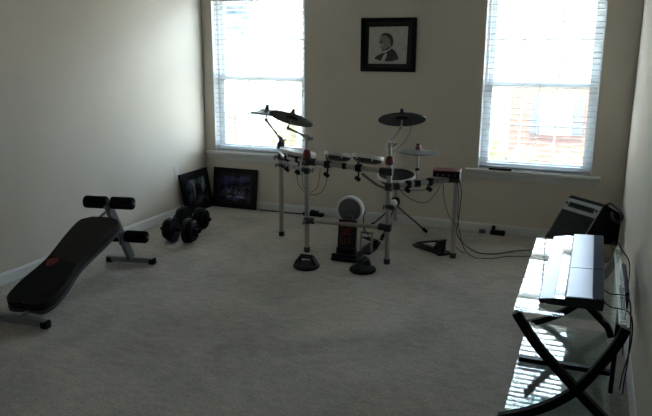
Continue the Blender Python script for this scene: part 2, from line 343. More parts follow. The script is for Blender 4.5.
for k, (a, c) in enumerate(WIN):
    root = bpy.data.objects.new('window_%d' % (k+1), None); COL.objects.link(root); root['kind'] = 'structure'
    root.location = ((a+c)/2, 0.1, WZ0); ORG[root.name] = Vector(root.location)
    zm = 1.245
    b = BM()   # outer frame
    bx(b, a, a+0.03, 0.085, 0.15, WZ0, WZ1); bx(b, c-0.03, c, 0.085, 0.15, WZ0, WZ1); bx(b, a+0.03, c-0.03, 0.085, 0.15, WZ1-0.03, WZ1); bx(b, a+0.03, c-0.03, 0.085, 0.15, WZ0, WZ0+0.02)
    struct('frame', b, 'sash', root)
    for nm, z0, z1, y in (('lower_sash', WZ0+0.02, zm+0.02, 0.10), ('upper_sash', zm-0.02, WZ1-0.03, 0.13)):
        b = BM(); x0, x1, t = a+0.03, c-0.03, 0.045
        bx(b, x0, x0+t, y-0.012, y+0.012, z0, z1); bx(b, x1-t, x1, y-0.012, y+0.012, z0, z1)
        bx(b, x0+t, x1-t, y-0.012, y+0.012, z0, z0+t); bx(b, x0+t, x1-t, y-0.012, y+0.012, z1-t, z1)
        sash = obj(nm, b, 'sash', root)
        b = BM()
        for f in (1/3, 2/3): bx(b, x0+(x1-x0)*f-0.007, x0+(x1-x0)*f+0.007, y-0.006, y+0.006, z0+t, z1-t)
        bx(b, x0+t, x1-t, y-0.005, y+0.005, (z0+z1)/2-0.007, (z0+z1)/2+0.007)
        obj('muntin_grid', b, 'sash', sash)
        b = BM(); bx(b, x0+t, x1-t, y+0.0065, y+0.0095, z0+t, z1-t); obj('pane', b, 'pane', sash)
    b = BM(); box(b, (0.06, 0.022, 0.012), ((a+c)/2, 0.078, zm+0.014), None, 0.003); obj('sash_lock', b, 'sash', root)
    s0, s1 = (0.012, c+0.08) if k == 0 else (a-0.095, c+0.068)
    b = BM(); bx(b, s0, s1, -0.045, 0.0, WZ0-0.028, WZ0, 0.006); bx(b, a, c, -0.002, 0.085, WZ0-0.03, WZ0); obj('sill', b, 'trim', root)
    b = BM(); bx(b, s0+0.015, s1-0.015, -0.016, 0.0, WZ0-0.082, WZ0-0.028, 0.003); obj('apron', b, 'trim', root)
    b = BM(); bx(b, a, a+0.005, 0.002, 0.085, WZ0, WZ1); bx(b, c-0.005, c, 0.002, 0.085, WZ0, WZ1); bx(b, a+0.005, c-0.005, 0.002, 0.085, WZ1-0.005, WZ1); obj('jamb_liner', b, 'sash', root)
    # venetian blind hung inside the opening
    t = thing('window_blind', 'white slatted blind hanging open in the %s window, %s' % (('left', 'behind the cymbals') if k == 0 else ('right', 'brick house beyond')), 'blind', ((a+c)/2, 0.045, WZ1), 'window blinds')
    b = BM(); bx(b, a+0.008, c-0.008, 0.012, 0.07, WZ1-0.05, WZ1-0.002, 0.004); bx(b, a+0.004, c-0.004, 0.004, 0.011, WZ1-0.072, WZ1-0.002, 0.002); obj('head_rail', b, 'blind', t)
    b = BM(); z = WZ0+0.05; rot = Euler((math.radians(-6), 0, 0)).to_matrix()
    while z < WZ1-0.09:
        box(b, (c-a-0.024, 0.050, 0.0036), ((a+c)/2, 0.042, z), rot); z += 0.0455
    obj('slats', b, 'blind', t)
    b = BM(); bx(b, a+0.012, c-0.012, 0.017, 0.067, WZ0+0.006, WZ0+0.024, 0.004); obj('bottom_rail', b, 'blind', t)
    b = BM()
    for f in (0.08, 0.5, 0.92):
        for y in (0.0145, 0.0695): cyl(b, (a+(c-a)*f, y, WZ0+0.02), (a+(c-a)*f, y, WZ1-0.05), 0.0013, 6)
    obj('ladder_cords', b, 'cord', t)
    b = BM(); cyl(b, (a+0.035, 0.008, WZ1-0.75), (a+0.035, 0.008, WZ1-0.075), 0.004, 8); obj('tilt_wand', b, 'white_plastic', t)

# wall outlet (left wall) : plate with two receptacles
t = thing('wall_outlet', 'white outlet plate on the left wall above the leaning frame', 'outlet', (0, -0.53, 0.40))
b = BM(); box(b, (0.006, 0.075, 0.118), (0.003, -0.53, 0.405), None, 0.002); obj('cover_plate', b, 'white_plastic', t)
for dz in (-0.022, 0.022):
    b = BM(); box(b, (0.004, 0.034, 0.03), (0.0075, -0.53, 0.405+dz), None, 0.0015); obj('receptacle', b, 'white_plastic', t)

# ------------------------------------------------------------------ framed portrait on the back wall
def PX(cx, cy):      # position on the wall of a point measured on the portrait's own grid
    return 1.597+cx/458*0.486, 1.779-(cy/8.33+2)/54*0.447
t = thing('framed_portrait', 'black framed grey portrait of a man in profile, hanging between the windows', 'picture', (1.84, 0, 1.332))
b = BM(); x0, x1, z0, z1, fw = 1.597, 2.083, 1.332, 1.779, 0.036
bx(b, x0, x1, -0.028, -0.002, z0, z0+fw, 0.003); bx(b, x0, x1, -0.028, -0.002, z1-fw, z1, 0.003)
bx(b, x0, x0+fw, -0.028, -0.002, z0+fw-.003, z1-fw+.003, 0.003); bx(b, x1-fw, x1, -0.028, -0.002, z0+fw-.003, z1-fw+.003, 0.003)
obj('frame', b, 'frame_black', t)
b = BM(); bx(b, x0+fw-.002, x1-fw+.002, -0.012, -0.004, z0+fw-.002, z1-fw+.002); obj('mat_board', b, 'mat_board', t)
def flat(name, poly, m, y, parent, hh=0.0006):
    b = BM(); prism(b, [PX(*p) for p in poly], hh, Matrix(((1, 0, 0, 0), (0, 0, -1, y), (0, 1, 0, 0), (0, 0, 0, 1)))); return obj(name, b, m, parent)
pr = flat('print', [(65, 365), (382, 365), (390, 55), (68, 58)], 'paper', -0.012, t)
flat('shoulders', [(112, 322), (135, 300), (165, 285), (195, 262), (225, 245), (258, 234), (285, 255), (305, 285), (320, 325), (260, 345), (180, 345)], 'ink_dark', -0.0127, pr)
flat('shirt', [(170, 345), (183, 310), (200, 285), (222, 268), (218, 300), (200, 345)], 'ink_light', -0.0134, pr)
flat('face', [(186, 268), (178, 248), (168, 240), (164, 226), (167, 217), (160, 210), (163, 202), (150, 192), (158, 172), (155, 158), (162, 138), (180, 122), (215, 122), (245, 150), (256, 200), (250, 232), (215, 258)], 'ink_mid', -0.0135, pr)
flat('hair', [(166, 136), (172, 120), (195, 108), (225, 110), (252, 124), (268, 152), (271, 190), (264, 216), (254, 222), (250, 195), (246, 172), (234, 148), (210, 130), (186, 128)], 'ink_dark', -0.0142, pr)
flat('brow', [(152, 180), (178, 172), (182, 180), (165, 188)], 'ink_dark', -0.0142, pr)
flat('moustache', [(162, 207), (182, 202), (190, 214), (172, 216)], 'ink_light', -0.0142, pr)
flat('beard_shade', [(186, 262), (183, 252), (205, 246), (236, 222), (248, 234), (215, 256)], 'ink_dark', -0.0142, pr)
flat('collar', [(180, 276), (188, 262), (225, 246), (254, 230), (258, 240), (228, 258), (196, 276)], 'ink_light', -0.0149, pr)

# ------------------------------------------------------------------ two frames leaning in the corner
def leaning(label, org, rz, w, h, tilt, art):
    t = thing('leaning_frame', label, 'picture', (0, 0, 0), 'framed prints leaning in the corner'); fw = 0.05
    b = BM()
    bx(b, -w/2, w/2, -0.011, 0.011, 0, fw, 0.003); bx(b, -w/2, w/2, -0.011, 0.011, h-fw, h, 0.003)
    bx(b, -w/2, -w/2+fw, -0.011, 0.011, fw-.003, h-fw+.003, 0.003); bx(b, w/2-fw, w/2, -0.011, 0.011, fw-.003, h-fw+.003, 0.003)
    obj('frame', b, 'frame_black', t)
    b = BM(); bx(b, -w/2+fw-.002, w/2-fw+.002, -0.004, 0.006, fw-.002, h-fw+.002); obj('mat_board', b, 'mat_board', t)
    b = BM(); i = 0.022; bx(b, -w/2+fw+i, w/2-fw-i, -0.006, -0.004, fw+i, h-fw-i); p = obj('print', b, art, t)
    if art == 'art_blue':
        b = BM(); prism(b, [(0.09, 0.16), (0.13, 0.19), (0.155, 0.26), (0.14, 0.315), (0.11, 0.30), (0.085, 0.23)], 0.0005, Matrix(((1, 0, 0, 0), (0, 0, -1, -0.006), (0, 1, 0, 0), (0, 0, 0, 1)))); obj('bright_shape', b, 'art_spot', p)
        b = BM(); prism(b, [(-0.10, 0.31), (-0.02, 0.30), (-0.035, 0.16), (-0.06, 0.12), (-0.055, 0.25)], 0.0005, Matrix(((1, 0, 0, 0), (0, 0, -1, -0.006), (0, 1, 0, 0), (0, 0, 0, 1))))
        obj('bright_shape', b, 'art_spot', p)
    b = BM(); bx(b, -w/2+fw-.002, w/2-fw+.002, -0.0085, -0.0075, fw-.002, h-fw+.002); obj('glazing', b, 'fglass', t)
    t.rotation_euler = (-tilt, 0, rz); t.location = org
    return t
leaning('black frame leaning on the left wall under the outlet, with a bluish dark print', (0.092, -0.285, 0.005), PI/2, 0.47, 0.385, math.radians(11), 'art_blue')
leaning('black frame leaning under the left window, its dark print dotted with rows of pale lights', (0.338, -0.078, 0.005), 0, 0.478, 0.388, math.radians(8), 'art_rows')

# ------------------------------------------------------------------ sit-up bench
t = thing('situp_bench', 'black and grey sit-up bench with foam rollers beside the left wall', 'exercise bench', (0.55, -2.4, 0))
def foot_bar(a, c):
    b = BM(); d = Vector(c)-Vector(a); m = (Vector(a)+Vector(c))/2
    box(b, (d.length, 0.045, 0.04), (m.x, m.y, 0.032), Matrix.Rotation(math.atan2(d.y, d.x), 3, 'Z'), 0.006); o = obj('foot_bar', b, 'grey_paint', t)
    for e, s in ((Vector(a), -1), (Vector(c), 1)):
        b = BM(); p = e + d.normalized()*s*(-0.012); box(b, (0.05, 0.049, 0.048), (p.x, p.y, 0.0255), Matrix.Rotation(math.atan2(d.y, d.x), 3, 'Z'), 0.012); obj('end_cap', b, 'rubber', o)
foot_bar((0.325, -1.905, 0), (0.665, -1.83, 0)); foot_bar((0.45, -3.035, 0), (0.805, -3.005, 0))
top = Vector((0.497, -2.075, 0.475)); low = Vector((0.495, -1.868, 0.045))
b = BM(); box(b, (0.04, 0.055, (top-low).length+0.03), (top+low)/2, Vector(top-low).to_track_quat('Z', 'X').to_matrix() @ Matrix.Rotation(PI/2, 3, 'Z'), 0.006); obj('upright_post', b, 'grey_paint', t)
# the padded board, built in its own plane
lo = Vector((0.628, -2.995, 0.078)); hi = Vector((0.497, -2.105, 0.385)); ax = (hi-lo); L = ax.length; ax.normalize(); sd = ax.cross(Vector((0, 0, 1))).normalized(); nn = sd.cross(ax)
mb = Matrix(((sd.x, ax.x, nn.x, lo.x), (sd.y, ax.y, nn.y, lo.y), (sd.z, ax.z, nn.z, lo.z), (0, 0, 0, 1)))
def outline(g=0.0):
    half = [(0.0, 0.02), (0.09, 0.012), (0.128, 0.035), (0.148, 0.10), (0.146, 0.22), (0.128, 0.34), (0.120, 0.42), (0.126, 0.52), (0.142, 0.66), (0.150, 0.80), (0.142, 0.88), (0.105, L-0.03), (0.0, L-0.02)]
    p = [Vector((x, y, 0)) for x, y in half]; s = spline(p, 4); c = Vector((0, L/2, 0))
    q = [((v-c)*(1-g)+c) for v in s]
    return [(v.x, v.y) for v in q] + [(-v.x, v.y) for v in q[-2:0:-1]]
b = BM(); prism(b, outline(), 0.022, mb @ T(0, 0, -0.03)); obj('board_edge', b, 'piping', t)
b = BM(); prism(b, outline(0.015), 0.045, mb @ T(0, 0, -0.008), 0.012); pad = obj('padded_board', b, 'vinyl', t); pad['label'] = 'dark brown black padding'
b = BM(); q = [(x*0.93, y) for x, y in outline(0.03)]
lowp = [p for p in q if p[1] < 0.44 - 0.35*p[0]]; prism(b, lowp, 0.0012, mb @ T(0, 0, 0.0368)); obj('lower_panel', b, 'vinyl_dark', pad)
b = BM(); pts = [(0.035*math.cos(a)*(1+0.25*math.sin(3*a))-0.06, 0.40+0.05*math.sin(a)*(1+0.2*math.cos(2*a))) for a in [2*PI*k/24 for k in range(24)]]
prism(b, pts, 0.0012, mb @ T(0, 0, 0.0378)); e = obj('emblem', b, 'red_print', pad); e['label'] = 'small red emblem'
# beam under the board, post bracket
b = BM(); p0 = lo-nn*0.05+ax*0.06; p1 = hi-nn*0.05-ax*0.02; box(b, (0.04, (p1-p0).length, 0.04), (p0+p1)/2, Matrix((sd, ax, nn)).transposed(), 0.004); obj('support_beam', b, 'grey_paint', t)
b = BM(); cyl(b, p0+ax*0.03, (0.632, -3.02, 0.04), 0.018); obj('front_leg', b, 'grey_paint', t)
b = BM(); tube(b, [(0.475, -2.06, 0.43), (0.455, -2.11, 0.40), (0.45, -2.15, 0.36), (0.46, -2.12, 0.30), (0.475, -2.02, 0.33)], 0.009, 8, 5); obj('adjuster_bracket', b, 'grey_paint', t)
b = BM(); cyl(b, (0.53, -2.02, 0.33), (0.445, -2.02, 0.33), 0.012); ball(b, (0.44, -2.02, 0.33), (0.018, 0.018, 0.018)); obj('adjuster_knob', b, 'rubber', t)
b = BM(); tube(b, [(0.53, -2.03, 0.33), (0.535, -2.03, 0.28), (0.545, -2.03, 0.24), (0.548, -2.03, 0.21), (0.54, -2.03, 0.19), (0.533, -2.03, 0.20)], 0.004, 6, 5); obj('lock_pin_cord', b, 'cable', t)
for cx, cy, cz, d in ((0.497, -2.06, 0.492, Vector((0.34, 0.09, -0.004))), (0.497, -1.935, 0.222, Vector((0.34, 0.09, -0.004)))):
    b = BM(); c0 = Vector((cx, cy, cz)); cyl(b, c0-d*0.52, c0+d*0.52, 0.011); ro = obj('roller_bar', b, 'grey_paint', t)
    for s in (-1, 1):
        b = BM(); cyl(b, c0+d*0.035*s, c0+d*0.50*s, 0.043, 20, 0.014); obj('foam_roller', b, 'foam', ro)

# ------------------------------------------------------------------ two dumbbells
def dumbbell(label, loc, rot):
    t = thing('dumbbell', label, 'dumbbell', (0, 0, 0), 'dumbbells on the carpet')
    b = BM(); cyl(b, (-0.175, 0, 0), (0.175, 0, 0), 0.0125, 12); obj('bar', b, 'iron', t)
    b = BM(); cyl(b, (-0.046, 0, 0), (0.046, 0, 0), 0.017, 12, 0.004); obj('grip', b, 'rubber', t)
    for s in (-1, 1):
        R = [0.100, 0.097, 0.082]
        for i, r in enumerate(R):
            b = BM(); x0 = s*(0.048+i*0.027); x1 = s*(0.048+i*0.027+0.025)
            h = abs(x1-x0); lathe(b, [(0.013, 0.004), (0.03, 0.004), (0.034, 0), (r-0.014, 0.002), (r-0.01, 0), (r-0.003, 0), (r, 0.005), (r, h-0.005), (r-0.003, h), (r-0.01, h), (r-0.014, h-0.003), (0.034, h-0.002), (0.03, h), (0.013, h)], 32, align((x0, 0, 0), (x1, 0, 0)))
            obj('weight_plate', b, 'iron', t)
        b = BM(); pts = []
        for k in range(12):
            a = 2*PI*k/12; r = 0.042 if k % 2 == 0 else 0.028; pts.append((r*math.cos(a), r*math.sin(a)))
        prism(b, pts, 0.018, align((s*0.130, 0, 0), (s*0.150, 0, 0)), 0.003); obj('star_collar', b, 'iron', t)
    t.location = loc; t.rotation_euler = rot
    return t
d0 = dumbbell('black plate-loaded dumbbell on the carpet, the nearer of the two to the bench', (0.52, -1.265, 0.101), (0.3, 0, 0.12))
dup(d0, (0.395, -0.90, 0.101), (0.8, 0, 0.10), 'black plate-loaded dumbbell on the carpet, the one nearer the leaning frames', 'dumbbells on the carpet')

# ------------------------------------------------------------------ drum rack
FL, FR, BL, BR = Vector((1.565, -1.126, 0)), Vector((2.217, -1.173, 0)), Vector((1.19, -0.79, 0)), Vector((2.632, -0.845, 0))
rack = thing('drum_rack', 'silver tubular drum rack on four posts in front of the back wall', 'drum rack', (1.9, -1.0, 0))
def V(p, z): return Vector((p.x, p.y, z))
for p, h in ((FL, 0.76), (FR, 0.74), (BL, 0.70), (BR, 0.65)):
    b = BM(); cyl(b, V(p, 0.02), V(p, h), 0.019, 20, 0.002); o = obj('post', b, 'alu', rack)
    b = BM(); cyl(b, V(p, 0.0), V(p, 0.042), 0.024, 16, 0.006); obj('rubber_foot', b, 'clamp_grey', o)
bars = [(V(BL, 0.672), V(FL, 0.708)), (V(FL, 0.706), V(FR, 0.682)), (V(FR, 0.575), V(BR, 0.605)), (V(FL, 0.252), V(FR, 0.272))]
for i, (a, c) in enumerate(bars):
    b = BM(); cyl(b, a, c, 0.019 if i < 3 else 0.016, 20); o = obj('cross_bar', b, 'chrome' if i == 0 else 'alu', rack)
def clamp(at, d, big=1.0, rod=True):
    """a moulded clamp round a post with its wing screw"""
    b = BM(); at = Vector(at); d = Vector(d).normalized()
    big *= 0.86; box(b, (0.056*big, 0.056*big, 0.06*big), at, None, 0.012); cyl(b, at+d*0.01, at+d*0.075*big, 0.027*big, 16, 0.005)
    o = obj('clamp', b, 'clamp_grey', rack)
    s = d.cross(Vector((0, 0, 1))); b = BM()
    cyl(b, at+s*0.02, at+s*0.055*big, 0.006, 8); box(b, (0.012, 0.05*big, 0.02), at+s*0.06*big, Matrix.Rotation(0.6, 3, 'X'), 0.004); obj('wing_screw', b, 'steel', o)
clamp(V(BL, 0.668), FL-BL); clamp(V(FL, 0.703), FR-FL, 1.15); clamp(V(FL, 0.635), BL-FL, .95); clamp(V(FR, 0.682), FL-FR, 1.1); clamp(V(FR, 0.575), BR-FR, 1.15)
clamp(V(BR, 0.603), FR-BR, 1.1); clamp(V(FL, 0.252), FR-FL, 1.0); clamp(V(FR, 0.274), FL-FR, 1.1); clamp(V(FR, 0.43), (0.4, -.3, 0), .8); clamp(V(BL, 0.60), FL-BL, .8)
def hang(p, z, dz):
    b = BM(); p = Vector(p); cyl(b, (p.x, p.y, z+0.02), (p.x, p.y, z-dz), 0.006, 8)
    box(b, (0.05, 0.05, 0.055), (p.x, p.y, z), None, 0.012); box(b, (0.045, 0.012, 0.03), (p.x, p.y-0.02, z-dz), Matrix.Rotation(0.5, 3, 'Y'), 0.004); ball(b, (p.x, p.y, z-dz-0.01), (0.016, 0.016, 0.016)); obj('pad_clamp', b, 'plastic', rack)
hang(FL.lerp(FR, 0.26), 0.697, 0.075); hang(FL.lerp(FR, 0.64), 0.69, 0.075); hang(FL.lerp(BL, 0.30), 0.70, 0.10); hang(FL.lerp(BL, 0.72), 0.68, 0.09); hang(FR.lerp(BR, 0.60), 0.594, 0.05); hang(FR.lerp(BR, 0.28), 0.585, 0.04)
b = BM(); p = FL.lerp(FR, 0.47); cyl(b, (p.x-0.016, p.y, 0.694), (p.x+0.016, p.y, 0.694), 0.023, 16, 0.003); obj('bar_sleeve', b, 'plastic', rack)
b = BM(); tube(b, [V(FL.lerp(FR, 0.68), 0.65), V(FL.lerp(FR, 0.86), 0.58), V(FR, 0.555)], 0.010, 10, 6); obj('brace_rod', b, 'steel', rack)
# silver L rods of the left wing
for f in (0.3, 0.72):
    b = BM(); p = FL.lerp(BL, f); tube(b, [(p.x+.03, p.y-.02, 0.585), (p.x+.03, p.y-.02, 0.62), (p.x, p.y-.03, 0.64), (p.x-.03, p.y-.04, 0.635)], 0.012, 10, 4)
    obj('mounting_rod', b, 'chrome', rack)

# cymbal arms: tube, knuckle, boom, tip
def arm(base, ztop, tip, knob='red'):
    tip = Vector(tip); kn = V(base, ztop); d = (tip-kn).normalized()
    b = BM(); cyl(b, V(base, 0.735), kn, 0.0115, 14); cyl(b, kn-d*0.05, tip, 0.0085, 12); ball(b, tip, (0.014, 0.014, 0.016)); t = obj('cymbal_arm', b, 'alu', rack)
    b = BM(); lathe(b, [(0, 0), (0.030, 0), (0.031, 0.02), (0.026, 0.045), (0.018, 0.062), (0, 0.062)], 18, T(base.x, base.y, 0.733)); c = obj('collar', b, knob, t)
    if knob == 'red': c['label'] = 'red collar'
    b = BM(); ball(b, kn, (0.020, 0.020, 0.022)); cyl(b, kn-d*0.035, kn+d*0.03, 0.012, 12, 0.003); obj('tilter', b, 'alu', t)
    b = BM(); q = Vector((0.8, -0.6, 0)); cyl(b, kn, kn+q*0.035, 0.006, 8); box(b, (0.012, 0.012, 0.05), kn+q*0.05-Vector((0, 0, 0.008)), Matrix.Rotation(1.0, 3, 'Y'), 0.004); obj('wing_knob', b, 'steel', t)
def cymbal(label, c, normal, r, stem, mat_='cymbal', cap='plastic'):
    t = thing('cymbal_pad', label, 'cymbal', Vector(c), 'cymbal pads')
    n = Vector(normal).normalized(); q = n.to_track_quat('Z', 'Y').to_matrix().to_4x4(); m = T(*c) @ q
    b = BM(); lathe(b, [(0, -0.004), (0.03, -0.006), (0.05, -0.016), (r*0.98, -0.030), (r, -0.028), (r, -0.022), (r*0.6, -0.010), (0.058, 0.0), (0.04, 0.014), (0, 0.018)], 48, m); obj('plate', b, mat_, t)
    b = BM(); lathe(b, [(r*0.35, -0.037), (r*0.36, -0.018), (r*0.22, -0.016), (r*0.2, -0.034)], 32, m) if False else lathe(b, [(0, -0.03), (0.045, -0.03), (0.05, -0.018), (0.045, -0.012), (0, -0.008)], 24, m); obj('sensor_hub', b, 'plastic', t)
    b = BM(); lathe(b, [(0, 0.016), (0.016, 0.016), (0.017, 0.028), (0.012, 0.034), (0.012, 0.05), (0, 0.052)], 14, m); obj('felt_and_nut', b, cap, t)
    b = BM(); cyl(b, m @ Vector((0, 0, -0.028)), stem, 0.0055, 10); obj('stem', b, 'alu', t)
    return t
arm(BL, 0.812, (1.082, -0.833, 0.964), 'plastic')
arm(FL, 0.887, (1.436, -1.177, 0.953))
arm(FR, 0.885, (2.286, -1.146, 0.995))
cymbal('thin cymbal pad seen edge-on at the far left against the bright window', (1.088, -0.829, 1.033), (0.06, 0.17, 1), 0.13, (1.082, -0.833, 0.964), 'cymbal')
cymbal('dark cymbal pad tilted down to the right in front of the left window', (1.465, -1.168, 1.043), (0.13, 0.45, 1), 0.165, (1.436, -1.177, 0.953))
cymbal('dark round cymbal pad standing highest, alone against the bare wall below the portrait', (2.288, -1.145, 1.072), (-0.14, 0.37, 1), 0.165, (2.286, -1.146, 0.995))

# toms and snare
def pad(label, c, normal, r, h=0.035, head='mesh_head', mount=None, name='tom_pad'):
    t = thing(name, label, 'drum pad', Vector(c), 'drum pads')
    n = Vector(normal).normalized(); m = T(*c) @ n.to_track_quat('Z', 'Y').to_matrix().to_4x4()
    b = BM(); lathe(b, [(0, -h-0.012), (r*0.55, -h-0.012), (r*0.82, -h), (r*0.95, -h*0.35), (r*0.95, 0), (0, 0)], 40, m); obj('shell', b, 'pad_shell', t)
    b = BM(); lathe(b, [(r*0.93, -0.014), (r*1.0, -0.016), (r*1.015, -0.008), (r*1.015, 0.008), (r*0.99, 0.012), (r*0.94, 0.008), (r*0.93, -0.014)], 40, m); obj('hoop', b, 'rim', t)
    b = BM(); lathe(b, [(0, 0.003), (r*0.5, 0.004), (r*0.945, 0.005), (r*0.945, 0.001), (0, -0.001)], 40, m); obj('head', b, head, t)
    for k in range(6):
        b = BM(); a = 2*PI*k/6+0.3; p = m @ Vector((r*1.0*math.cos(a), r*1.0*math.sin(a), 0)); cyl(b, p-n*0.03, p+n*0.012, 0.005, 8); obj('tension_rod', b, 'rim', t)
    if mount:
        b = BM(); tube(b, [m @ Vector((0, 0, -h-0.005)), Vector(mount)+Vector((0, 0, 0.03)), Vector(mount)], 0.009, 10, 5); obj('mount_rod', b, 'steel', t)
    return t
p1 = FL.lerp(FR, 0.26); p2 = FL.lerp(FR, 0.64); p3 = FL.lerp(BL, 0.42)
pad('white rimmed drum pad left of the pair above the front bar', (1.785, -1.05, 0.760), (0.05, 0.24, 1), 0.106, mount=(p1.x, p1.y, 0.72))
pad('white rimmed drum pad right of the pair above the front bar', (2.020, -1.06, 0.757), (0.06, 0.25, 1), 0.116, mount=(p2.x, p2.y, 0.71))
pad('white rimmed drum pad over the left wing of the rack, below the tilted cymbals', (1.40, -0.92, 0.738), (0.15, 0.09, 1), 0.14, head='rim', mount=(p3.x, p3.y, 0.71))
snare = pad('black headed snare pad with white hoop on the tripod, below the cymbal', (2.068, -0.45, 0.522), (0.03, -0.17, 1), 0.155, 0.05, 'black_head', None, 'snare_pad')

# snare stand (tripod)
st = thing('snare_stand', 'small tripod stand with black feet carrying the snare behind the rack', 'drum stand', (2.068, -0.45, 0))
b = BM(); cyl(b, (2.068, -0.45, 0.14), (2.068, -0.45, 0.455), 0.013, 14); obj('column', b, 'alu', st)
b = BM(); lathe(b, [(0, 0), (0.024, 0), (0.036, 0.02), (0.036, 0.05), (0.022, 0.075), (0, 0.075)], 18, T(2.068, -0.45, 0.265)); obj('collar', b, 'plastic', st)
b = BM(); lathe(b, [(0, 0), (0.028, 0), (0.032, 0.035), (0.022, 0.048), (0, 0.05)], 16, align((2.068, -0.475, 0.30), (2.05, -0.54, 0.285))); o = obj('glint_knob', b, 'white_plastic', st); o['label'] = 'pale knob standing for a glint'  # white knob put in for the bright reflection on the collar
for fx, fy in ((2.008, -0.62), (2.285, -0.25), (1.80, -0.24)):
    b = BM(); a = Vector((2.068, -0.45, 0.275)); e = Vector((fx, fy, 0.022)); cyl(b, a, e, 0.0085, 10); lg = obj('leg', b, 'steel', st)
    b = BM(); d = (e-a).normalized(); cyl(b, e-d*0.04, e+d*0.012, 0.014, 12, 0.004); obj('rubber_foot', b, 'rubber', lg)
for k in range(3):
    b = BM(); a = 2*PI*k/3+0.5; e = Vector((2.068+0.115*math.cos(a), -0.45+0.115*math.sin(a), 0.462-0.012*math.sin(a)*-1)); tube(b, [(2.068, -0.45, 0.445), (2.068+0.07*math.cos(a), -0.45+0.07*math.sin(a), 0.445), e, e+Vector((0, 0, 0.02))], 0.008, 8, 4); obj('basket_arm', b, 'steel', st)

# hi-hat pad on its rod
t = thing('hihat_pad', 'pale edged hi-hat pad with red nut on a thin rod of the right rack bar', 'cymbal', (2.385, -1.04, 0.58), 'cymbal pads')
m = T(2.385, -1.04, 0.815) @ Euler((math.radians(-1.5), math.radians(1), 0)).to_matrix().to_4x4()
b = BM(); lathe(b, [(0, -0.004), (0.05, -0.006), (0.14, -0.008), (0.148, -0.004), (0.148, 0), (0.06, 0.006), (0.035, 0.014), (0, 0.016)], 44, m); o = obj('plate', b, mat('hihat_plate', (0.26, 0.27, 0.28), 0.35, metal=0.3), t)
b = BM(); lathe(b, [(0, -0.026), (0.042, -0.024), (0.05, -0.008), (0, -0.004)], 24, m); obj('sensor_hub', b, 'plastic', t)
b = BM(); lathe(b, [(0, 0.014), (0.02, 0.014), (0.022, 0.035), (0.015, 0.045), (0.017, 0.058), (0, 0.06)], 16, m); o = obj('felt_and_nut', b, 'red', t)
b = BM(); cyl(b, (2.385, -1.04, 0.575), (2.385, -1.04, 0.80), 0.009, 12); obj('rod', b, 'alu', t)
b = BM(); box(b, (0.05, 0.05, 0.05), (2.385, -1.04, 0.588), Matrix.Rotation(0.67, 3, 'Z'), 0.01); cyl(b, (2.385, -1.04, 0.68), (2.385, -1.04, 0.70), 0.016, 12); obj('rod_clamp', b, 'plastic', t)

# drum module
t = thing('drum_module', 'red topped drum sound module mounted at the right end of the rack', 'drum module', (2.575, -0.885, 0.60))
rm = Matrix.Rotation(0.10, 3, 'Z') @ Matrix.Rotation(math.radians(-5), 3, 'X'); cm = Vector((2.572, -0.90, 0.655))
mm = T(*cm) @ rm.to_4x4()
b = BM(); prism(b, [(-0.075, -0.028), (0.06, -0.028), (0.07, 0.0), (0.06, 0.022), (-0.06, 0.012), (-0.08, -0.012)], 0.19, mm @ Matrix(((0, 0, 1, -0.095), (1, 0, 0, 0), (0, 1, 0, 0), (0, 0, 0, 1))), 0.004); obj('housing', b, 'plastic', t)
b = BM(); prism(b, [(-0.070, 0.008), (0.062, 0.0215), (0.062, 0.030), (-0.068, 0.018)], 0.196, mm @ Matrix(((0, 0, 1, -0.098), (1, 0, 0, 0), (0, 1, 0, 0), (0, 0, 0, 1))), 0.003); o = obj('top_cover', b, 'red', t); o['label'] = 'dark red top cover'
for k in range(4):
    b = BM(); p = mm @ Vector((-0.06+k*0.04, -0.080, -0.012)); n = (mm.to_3x3() @ Vector((0, -1, 0))); cyl(b, p, p+n*0.008, 0.007, 10); obj('input_jack', b, 'steel', t)
b = BM(); cyl(b, mm @ Vector((0.03, 0.02, -0.03)), V(BR.lerp(FR, 0.15), 0.62), 0.012, 10); obj('mount_plate', b, 'steel', t)

# kick pad tower
t = thing('kick_pad', 'kick drum pad tower with round grey head, black board with red lettering', 'drum pad', (1.915, -1.12, 0), 'drum pads')
b = BM(); prism(b, [(-0.10, -0.145), (0.09, -0.145), (0.10, -0.11), (0.08, 0.06), (-0.075, 0.06), (-0.10, -0.05)], 0.028, T(1.915, -1.115, 0.003), 0.005); box(b, (0.19, 0.02, 0.055), (1.91, -1.245, 0.03), None, 0.006); obj('base_plate', b, 'plastic', t)
mtilt = T(1.90, -1.165, 0.03) @ Euler((math.radians(-7), 0, 0)).to_matrix().to_4x4()
b = BM(); box(b, (0.14, 0.035, 0.262), (0, 0, 0.131), None, 0.006); b.transform(mtilt); board = obj('tower_board', b, 'plastic_matte', t)
b = BM(); box(b, (0.15, 0.05, 0.05), (0, 0, 0.03), None, 0.006); b.transform(mtilt); obj('hinge_block', b, 'plastic', t)
